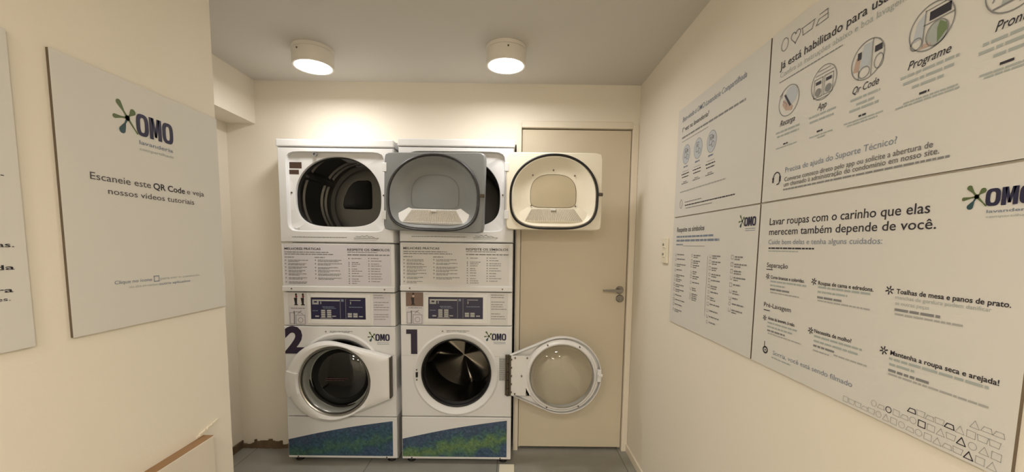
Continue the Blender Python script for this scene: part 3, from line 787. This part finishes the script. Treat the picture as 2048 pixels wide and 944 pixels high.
        for z in (.540, .602): lathe_y([(.0001, -.008), (.0045, -.007), (.0045, -.003)], .0985, z, 10, bm=bm)
        obj('screw', bm, M_SCREW, T)
    return T
M_GALV2 = mat('grey_door_gasket', (50, 50, 50), .4)
M_BROWNISH = mat('label_photo_brown', (128, 104, 90), .5, var=.3, vscale=40)
M_NAVYDARK = mat('numeral_aubergine', (40, 28, 52), .5)
M_REDDK = mat('dull_red', (74, 40, 40), .5)

machine(-1.370, -.005, 'left stacked white washer-dryer marked 2, round washer door shut, grey dryer door open', '2', False, .588, math.radians(-10), math.radians(1.6), M_GALV, M_DECAL_B,
        dict(brown=True, gasket=False, outline=False, purple=True))
machine(-.664, .006, 'right stacked white washer-dryer marked 1, washer and cream dryer doors both open', '1', True, .552, 0, 0, M_CREAMPL, M_DECAL_G,
        dict(brown=False, gasket=True, outline=True, purple=False))

# ================================================================== wall signs
TH = .006
def board(name, label, wd, ht, loc, rz, group):
    t = thing(name, label, 'sign', loc, rz, group)
    bm = bmesh.new(); box(bm, 0, wd, 0, TH, 0, ht)
    for f in bm.faces:
        f.material_index = 0 if f.calc_center_median().y < 1e-5 else 1
    obj('panel', bm, [M_SIGN, M_SIGNEDGE], t)
    return t
RZ = -PI / 2
def right_sign(name, label, ytop, z0, wd, ht):
    return board(name, label, wd, ht, (XR - TH - .0004, ytop, z0), RZ, 'laundry signs on the right wall')
GAP = .0025
sA = right_sign('wall_sign', 'upper sign beside the door wall, welcome heading over three small round pictures', 1.9715, 1.506 + GAP, .6795, .494)
sB = right_sign('wall_sign', 'large upper sign nearest the viewer on right wall, with round step pictures', 1.2860, 1.506 + GAP, .685, .494)
sC = right_sign('wall_sign', 'lower sign beside the light switch, four columns of laundry symbols', 1.9715, 1.006, .6795, .4975)
sD = right_sign('wall_sign', 'large lower sign nearest the viewer on right wall, care heading with logo and icon border', 1.2860, 1.006, .685, .4975)

# --- lower near sign: care instructions
dk, md, bl, te, lt = Ink(), Ink(), Ink(), Ink(), Ink()
Ink.cur = 'heading'
dk.text('Lavar roupas com o carinho que elas', .047, .520, .430, .0205, .006)
dk.text('merecem também depende de você.', .048, .534, .400, .0195, .006)
Ink.cur = 'subheading'
bl.text('Cuide bem delas e tenha alguns cuidados:', .048, .428, .3725, .0135)
dk.dashes(.050, .236, .3585, .0042); te.dashes(.050, .179, .3505, .003)
Ink.cur = ('section_title', 1); dk.text('Separação', .048, .142, .303, .0138, .004); dk.quad(.047, .077, .295, .2975)
Ink.cur = ('section_title', 2); dk.text('Pré-Lavagem', .047, .168, .182, .0132, .004); dk.quad(.047, .077, .1705, .173)
cell = lambda x, z: ('advice_text', int(x > .24) + int(x > .45), int(z < .2))
for txt, a, b_, z in (('Cores brancas e coloridas.', .070, .211, .2695), ('Roupas de cama e edredons.', .260, .418, .2695), ('Toalhas de mesa e panos de prato.', .470, .660, .272),
                      ('Antes da lavagem, à mão.', .071, .188, .1455), ('Necessita de molho?', .260, .374, .1455), ('Mantenha a roupa seca e arejada!', .470, .657, .145)):
    Ink.cur = ('advice_title', txt); dk.text(txt, a, b_, z, .0092, .018)
Ink.cur = cell(.47, .26)
te.text('manchas de gordura podem danificar', .469, .635, .261, .0072); te.text('as outras peças', .470, .537, .249, .0072)
for a, b_, z in ((.07, .219, .259), (.07, .136, .247), (.26, .412, .261), (.26, .352, .249), (.07, .197, .1335), (.07, .179, .1215), (.26, .403, .1345), (.26, .397, .122), (.468, .644, .1345), (.47, .522, .123)):
    Ink.cur = cell(a, z); te.dashes(a, b_, z, .0048)
for a, b_, z in ((.071, .158, .235), (.26, .337, .235), (.47, .558, .2365), (.071, .151, .1095), (.26, .328, .1095), (.469, .551, .110)): Ink.cur = cell(a, z); md.dashes(a, b_, z, .0052)
for a, b_, z in ((.073, .195, .2265), (.262, .413, .2275), (.471, .596, .2285), (.075, .216, .102), (.26, .313, .098), (.327, .419, .103), (.47, .647, .103)): Ink.cur = cell(a, z); lt.dashes(a, b_, z, .0036)
Ink.cur = 'footer_text'
bl.text('Sorria, você está sendo filmado', .105, .386, .0450, .0125); te.dashes(.100, .182, .0335, .004)
for cx_, cz_ in ((.056, .275), (.245, .276), (.455, .277), (.055, .147), (.247, .148), (.455, .150)):
    Ink.cur = ('splash_bullet', cx_, cz_)
    for q in range(6):
        a = q * PI / 3 + .3; dk.line([(cx_ + .003 * math.cos(a), cz_ + .003 * math.sin(a)), (cx_ + .0085 * math.cos(a), cz_ + .0085 * math.sin(a))], .0026)
Ink.cur = 'camera_pictogram'
dk.ring(.068, .050, .0125, .0115, .005, 20); dk.disc(.068, .050, .003, .003, 8); dk.line([(.063, .060), (.063, .075)], .003)
# border of small laundry pictograms, taller towards the near end
c = .0188; Ink.cur = 'pictogram_border'
for col in range(19):
    ux = .372 + col * .0170
    lim = .020 + max(0, (ux - .39)) * .22
    row = 0
    while .004 + row * c + .014 < lim + .006 and row < 5:
        zc = .012 + row * c; xc = ux + (row % 2) * .004; kind = rnd.randrange(5)
        strong = (col, row) in ((6, 1), (10, 1), (14, 1), (9, 2), (13, 2), (15, 0))
        I_ = dk if strong else lt; th = .0016 if strong else .001
        if xc > .672: break
        if kind == 0: I_.ring(xc, zc, .0068, .0068, th, 14)
        elif kind == 1: I_.line([(xc - .008, zc + .005), (xc - .0062, zc - .005), (xc + .0062, zc - .005), (xc + .008, zc + .005)], th, True)
        elif kind == 2: I_.boxline(xc - .0065, xc + .0065, zc - .006, zc + .006, th)
        elif kind == 3: I_.line([(xc - .008, zc - .005), (xc - .004, zc + .003), (xc + .006, zc + .003), (xc + .008, zc - .005)], th, True); 
        else: I_.line([(xc - .007, zc - .006), (xc, zc + .007), (xc + .007, zc - .006)], th, True)
        row += 1
dk.done('printed_text', M_DARK, sD); md.done('printed_text', M_MID, sD); bl.done('printed_text', M_BLUE, sD); te.done('printed_text', M_TEAL, sD); lt.done('printed_text', M_LIGHT, sD)
splash_logo(sD, .608, .4335, .066, .0285)

# --- lower far sign: table of symbols
dk, md, bl, te, lt = Ink(), Ink(), Ink(), Ink(), Ink()
Ink.cur = 'heading'
dk.text('Respeite os símbolos', .046, .315, .4305, .021, .010)
Ink.cur = 'subheading'
bl.dashes(.043, .391, .404, .008); bl.dashes(.043, .439, .386, .009); bl.dashes(.043, .117, .369, .006); lt.dashes(.12, .328, .3645, .003)
for x_, x2, zs in ((.038, .145, (.323, .302, .277, .252, .227, .207, .182, .159, .133, .111, .089, .064)), (.210, .290, (.323, .299, .280, .253, .233, .207, .182, .157, .140)),
                   (.372, .452, (.325, .302, .278, .253, .230, .207, .184, .161, .136, .110, .087, .064)), (.530, .608, (.326, .300, .276, .253, .228, .205, .180, .160, .138))):
    Ink.cur = ('symbol_column', x_)
    for z in zs:
        k = rnd.randrange(3)
        if k == 0: md.boxline(x_, x_ + .014, z - .005, z + .008, .0016)
        elif k == 1: md.ring(x_ + .007, z + .0015, .007, .007, .0016, 12)
        else: md.line([(x_, z + .007), (x_ + .003, z - .005), (x_ + .012, z - .005), (x_ + .015, z + .007)], .0016)
        md.dashes(x_ + .022, x2 + rnd.uniform(-.03, .02), z, .0052)
        if rnd.random() < .5: md.dashes(x_ + .022, x_ + .05 + rnd.uniform(0, .02), z - .008, .0045)
Ink.cur = 'divider_line'; lt.quad(.355, .358, .085, .326)
dk.done('printed_text', M_DARK, sC); md.done('printed_text', M_MID, sC); bl.done('printed_text', M_BLUE, sC); lt.done('printed_text', M_LIGHT, sC)
splash_logo(sC, .598, .4325, .065, .0300, sub=False)

# --- upper far sign: welcome and first steps (its code square is left blank)
dk, md, bl, te, lt, pb = Ink(), Ink(), Ink(), Ink(), Ink(), Ink(-.0005)
Ink.cur = 'heading'
bl.text('Bem-vindo à OMO Lavanderia Compartilhada', .048, .558, .430, .021, .008, .18)
Ink.cur = 'subheading'
dk.text('1ª vez na lavanderia?', .050, .301, .384, .0195, .004, .12)
md.dashes(.050, .561, .3535, .0075); lt.dashes(.051, .302, .3375, .004)
for q, cx_ in enumerate((.105, .220, .336)):
    Ink.cur = ('step_picture', q); pb.disc(cx_, .274, .037, .042); md.ring(cx_, .274, .038, .043, .002)
    md.boxline(cx_ - .018, cx_ + .004, .262, .300, .003); md.quad(cx_ - .012, cx_ - .002, .280, .294); md.ring(cx_ + .012, .262, .012, .012, .003, 14)
    if q != 1: md.quad(cx_ + .006, cx_ + .018, .282, .296)
    Ink.cur = ('step_caption', q); bl.dashes(cx_ - .022, cx_ + .020, .2175, .0065)
    dk.dashes(cx_ - .040, cx_ + .038, .187, .0042); dk.dashes(cx_ - .034, cx_ + .034, .1735, .0042); lt.dashes(cx_ - .03, cx_ + .03, .199, .003)
    md.dashes(cx_ - .036, cx_ + .032, .1445, .0042); md.dashes(cx_ - .02, cx_ + .016, .152, .0036)
Ink.cur = 'footer_text'; lt.dashes(.056, .460, .108, .0055); md.dashes(.114, .276, .0585, .0035); dk.dashes(.117, .531, .0435, .0045); md.dashes(.125, .366, .031, .0032)
Ink.cur = 'headset_pictogram'; md.ring(.075, .056, .014, .021, .0035, 18)
dk.done('printed_text', M_DARK, sA); md.done('printed_text', M_MID, sA); bl.done('printed_text', M_BLUE, sA); lt.done('printed_text', M_LIGHT, sA); pb.done('picture_ground', M_PALEBLUE, sA)

# --- upper near sign: five illustrated steps and the support note
dk, md, bl, te, lt, sk, pb, gr, tl = Ink(-.0010), Ink(-.0010), Ink(), Ink(), Ink(), Ink(-.0008), Ink(-.0005), Ink(-.0009), Ink(-.0007)
Ink.cur = 'circle_pictogram'
md.ring(.060, .4445, .0155, .0185, .0022, 24)
hp = [(.105 + .0185 * (16 * math.sin(t) ** 3) / 16, .4455 + .0175 * (13 * math.cos(t) - 5 * math.cos(2 * t) - 2 * math.cos(3 * t) - math.cos(4 * t)) / 15) for t in [2 * PI * q / 26 for q in range(26)]]
Ink.cur = 'heart_pictogram'; md.line(hp, .0022, True)
Ink.cur = 'basin_pictogram'; md.line([(.130, .4535), (.134, .434), (.168, .434), (.174, .4535)], .0022); md.line([(.128, .4535), (.177, .4535)], .0022)
Ink.cur = 'iron_pictogram'; md.line([(.182, .433), (.222, .433), (.219, .456), (.192, .456)], .0022); Ink.cur = 'iron_pictogram'; md.line([(.182, .433), (.190, .445), (.220, .445)], .0022)
Ink.cur = 'heading'
dk.text('Já está habilitado para usar!', .046, .412, .3785, .0205, .007)
Ink.cur = 'subheading'
te.text('Confira as instruções abaixo e boa lavagem', .049, .431, .3545, .0145)
md.dashes(.048, .276, .3405, .0028)
CX = (.0945, .2235, .3495, .4865, .6160)
for q, cx_ in enumerate(CX):
    Ink.cur = ('step_picture', q); md.ring(cx_, .277, .0425, .0425, .0022, 36)
# phone in a hand
cx_ = CX[0]; Ink.cur = ('step_picture', 0); pb.disc(cx_ + .008, .288, .026, .026); dk.poly([(cx_ - .020, .296), (cx_ - .014, .299), (cx_ + .012, .262), (cx_ + .006, .259)])
sk.poly([(cx_ - .022, .286), (cx_ - .004, .272), (cx_ + .018, .258), (cx_ + .016, .246), (cx_ - .010, .252), (cx_ - .026, .272)]); md.line([(cx_ - .024, .282), (cx_ - .006, .268), (cx_ - .01, .26)], .0018); md.line([(cx_ - .040, .300), (cx_ - .028, .306), (cx_ - .03, .292)], .002)
# two machines
cx_ = CX[1]; Ink.cur = ('step_picture', 1)
for s in (-1, 1):
    md.boxline(cx_ + s * .017 - .014, cx_ + s * .017 + .014, .246, .292, .0018); md.disc(cx_ + s * .017, .258, .010, .010, 14); dk.quad(cx_ + s * .017 - .009, cx_ + s * .017 + .009, .277, .285)
md.line([(cx_ - .028, .300), (cx_ + .03, .300)], .0016); md.line([(cx_ - .02, .309), (cx_ + .02, .309)], .0016); md.line([(cx_ - .02, .240), (cx_ + .02, .240)], .0016)
# scanning the machine
cx_ = CX[2]; Ink.cur = ('step_picture', 2); pb.poly([(cx_ - .018, .262), (cx_ + .008, .262), (cx_ + .010, .312), (cx_ - .012, .312)]); sk.poly([(cx_ - .036, .262), (cx_ - .022, .258), (cx_ - .018, .292), (cx_ - .030, .290)])
dk.quad(cx_ - .026, cx_ - .016, .284, .300); dk.quad(cx_ + .018, cx_ + .036, .284, .297); md.line([(cx_ + .012, .240), (cx_ + .012, .316)], .0018); md.ring(cx_ - .006, .252, .015, .013, .002, 18)
md.ring(cx_ + .030, .262, .012, .016, .002, 18); md.line([(cx_ - .02, .24), (cx_ - .02, .26)], .0018)
# programme buttons, drum full of washing
cx_ = CX[3]; Ink.cur = ('step_picture', 3); pb.poly([(cx_ - .034, .262), (cx_ - .014, .262), (cx_ - .012, .308), (cx_ - .028, .296)]); dk.quad(cx_ - .004, cx_ + .034, .288, .304); md.line([(cx_ - .014, .284), (cx_ + .04, .284)], .0018); md.line([(cx_ - .014, .246), (cx_ - .012, .310)], .0018)
md.line([(cx_ - .012, .3095), (cx_ + .027, .3095)], .0016)
md.ring(cx_ - .026, .256, .012, .012, .002, 18); tl.disc(cx_ + .012, .260, .018, .020, 20); gr.poly([(cx_ + .014, .241), (cx_ + .030, .258), (cx_ + .028, .270), (cx_ + .016, .280), (cx_ + .012, .268)]); md.ring(cx_ + .012, .260, .021, .023, .002, 20)
sk.poly([(cx_ - .020, .243), (cx_ + .002, .241), (cx_ + .002, .248), (cx_ - .012, .250)])
# basket taken out
cx_ = CX[4]; Ink.cur = ('step_picture', 4); tl.poly([(cx_ - .018, .250), (cx_ + .034, .254), (cx_ + .034, .292), (cx_ - .010, .296)]); md.line([(cx_ - .030, .262), (cx_ - .012, .300)], .002); md.line([(cx_ - .028, .250), (cx_ + .01, .252)], .003); gr.poly([(cx_ + .006, .244), (cx_ + .030, .252), (cx_ + .02, .262)])
for txt, a, b_ in (('Recarga', .064, .126), ('App', .209, .240), ('Qr Code', .317, .385), ('Programe', .448, .528), ('Pronto', .594, .645)):
    Ink.cur = ('step_title', txt); dk.text(txt, a, b_, .2125, .0155, .004, .30)
LN = {0: ((.047, .146, .194), (.054, .145, .182), (.052, .140, .1495)), 1: ((.181, .272, .198), (.185, .265, .185), (.188, .267, .147), (.217, .243, .1405)),
      2: ((.313, .389, .197), (.330, .376, .184), (.312, .390, .173), (.299, .401, .149), (.309, .388, .1425)), 3: ((.434, .542, .199), (.441, .535, .186), (.460, .519, .173), (.445, .545, .148), (.429, .548, .1425)),
      4: ((.578, .660, .197), (.573, .660, .185), (.595, .650, .172), (.578, .660, .148), (.585, .655, .1425))}
for q, L in LN.items():
    Ink.cur = ('step_caption', q)
    for a, b_, z in L: te.dashes(a, b_, z, .0052 if z > .16 else .0034)
    dk.dashes(CX[q] - .010, CX[q] + .009, .156, .0042)
Ink.cur = 'support_title'
bl.text('Precisa de ajuda do Suporte Técnico?', .101, .439, .0745, .0145)
md2 = Ink(-.0010)
Ink.cur = 'support_text'
md2.text('Converse conosco direto pelo app ou solicite a abertura de', .101, .513, .0495, .0118, .006)
md2.text('um chamado à administração do condomínio em nosso site.', .100, .526, .0350, .0118, .006)
md.dashes(.099, .545, .0245, .0042)
Ink.cur = 'headset_pictogram'
dk.ring(.065, .0655, .0165, .0175, .0032, 18, -.2, PI + .2); dk.quad(.046, .053, .053, .068); dk.quad(.077, .084, .053, .068); dk.line([(.080, .054), (.076, .047), (.068, .046)], .003)
dk.done('printed_text', M_DARK, sB); md.done('printed_drawing', M_MID, sB); bl.done('printed_text', M_BLUE, sB); te.done('printed_text', M_TEAL, sB); sk.done('printed_drawing', M_SKIN, sB); pb.done('printed_drawing', M_PALEBLUE, sB)
gr.done('printed_drawing', M_LGREEN, sB); tl.done('printed_drawing', M_TEAL, sB); md2.done('printed_text', M_PRINT2, sB)

# --- left wall: tutorial sign, and the one at the picture's edge
sE = board('wall_sign', 'sign on the left wall with the logo above and a line about tutorial videos', .511, .651, (XL + TH + .0004, .937, 1.137), PI / 2, 'laundry signs on the left wall')
dk, md, bl, te = Ink(), Ink(), Ink(), Ink()
splash_logo(sE, .202, .5165, .121, .0595)
md_ = Ink()
Ink.cur = 'heading'
md_.text('Escaneie este', .068, .235, .3775, .0170, .004); md_.text('e veja', .363, .434, .3775, .0150, .004)
dk.text('QR Code', .243, .355, .3765, .0170, .016)
md_.text('nossos vídeos tutoriais', .110, .390, .3465, .0150, .003)
Ink.cur = 'footer_text'
bl.text('Clique no ícone', .108, .218, .1155, .0088, .004); bl.boxline(.225, .241, .113, .128, .0022); te.text('para ver o conteúdo', .246, .395, .1165, .0070)
te.text('não abra em nenhum', .147, .236, .1015, .0066); bl.text('outro aplicativo', .240, .355, .1010, .0070, .008)
dk.done('printed_text', M_DARK, sE); md_.done('printed_text', M_DARK2, sE); bl.done('printed_text', M_BLUE, sE); te.done('printed_text', M_TEAL, sE)
sF = board('wall_sign', 'sign cut by the left edge of the picture, only line ends showing', .500, .651, (XL + TH + .0004, .3615, 1.137), PI / 2, 'laundry signs on the left wall')
Ink.cur = None; dk = Ink()
for txt, b_, z in (('Separe as roupas.', .474, .356), ('não misture as peças pretas.', .479, .213), ('use a quantidade e da', .476, .167), ('confira a temperatura', .470, .121)): Ink.cur = ('text_line', txt); dk.text(txt, .150, b_, z, .0095, .012)
Ink.cur = 'text_line'; dk.text('das peças claras e das peças com cores.', .100, .464, .104, .0075); dk.done('printed_text', M_DARK, sF)

Ink.cur = None
# ================================================================== small things on the walls and floor
t = thing('wall_switch', 'narrow cream two-gang wall switch between the door corner and the lower sign', 'switch', (XR, 2.108, 1.284), RZ)
obj('switch_plate', B(0, .075, -.011, -.0003, 0, .128), M_CREAMPL, t, bevel=.003)
for z in (.078, .030):
    obj('rocker', B(.022, .053, -.0145, -.010, z, z + .030), M_CREAMPL, t, bevel=.002)
    i = Ink(-.0150); i.quad(.026, .046, z + .010, z + .021); i.done('switch_mark', M_MID, t)
t = thing('access_cover', 'painted board cover low on the left wall with a raw brown top edge', 'wall panel', (XL, .70, .24), PI / 2)
bm = B(0, .618, -.035, -.0004, 0, .474); obj('board', bm, M_COVER, t, bevel=.002)
obj('raw_top_edge', B(.001, .617, -.034, -.0005, .4741, .4755), M_RAW, t)
o = obj('floor_tile_offcut', B(-.046, .046, -.060, .060, 0, .006), M_CREAMPL, bevel=.002); o.location = (-.010, 2.352, 0)
tag(o, 'small cream tile strip lying on the floor before the washer marked 1', 'tile')
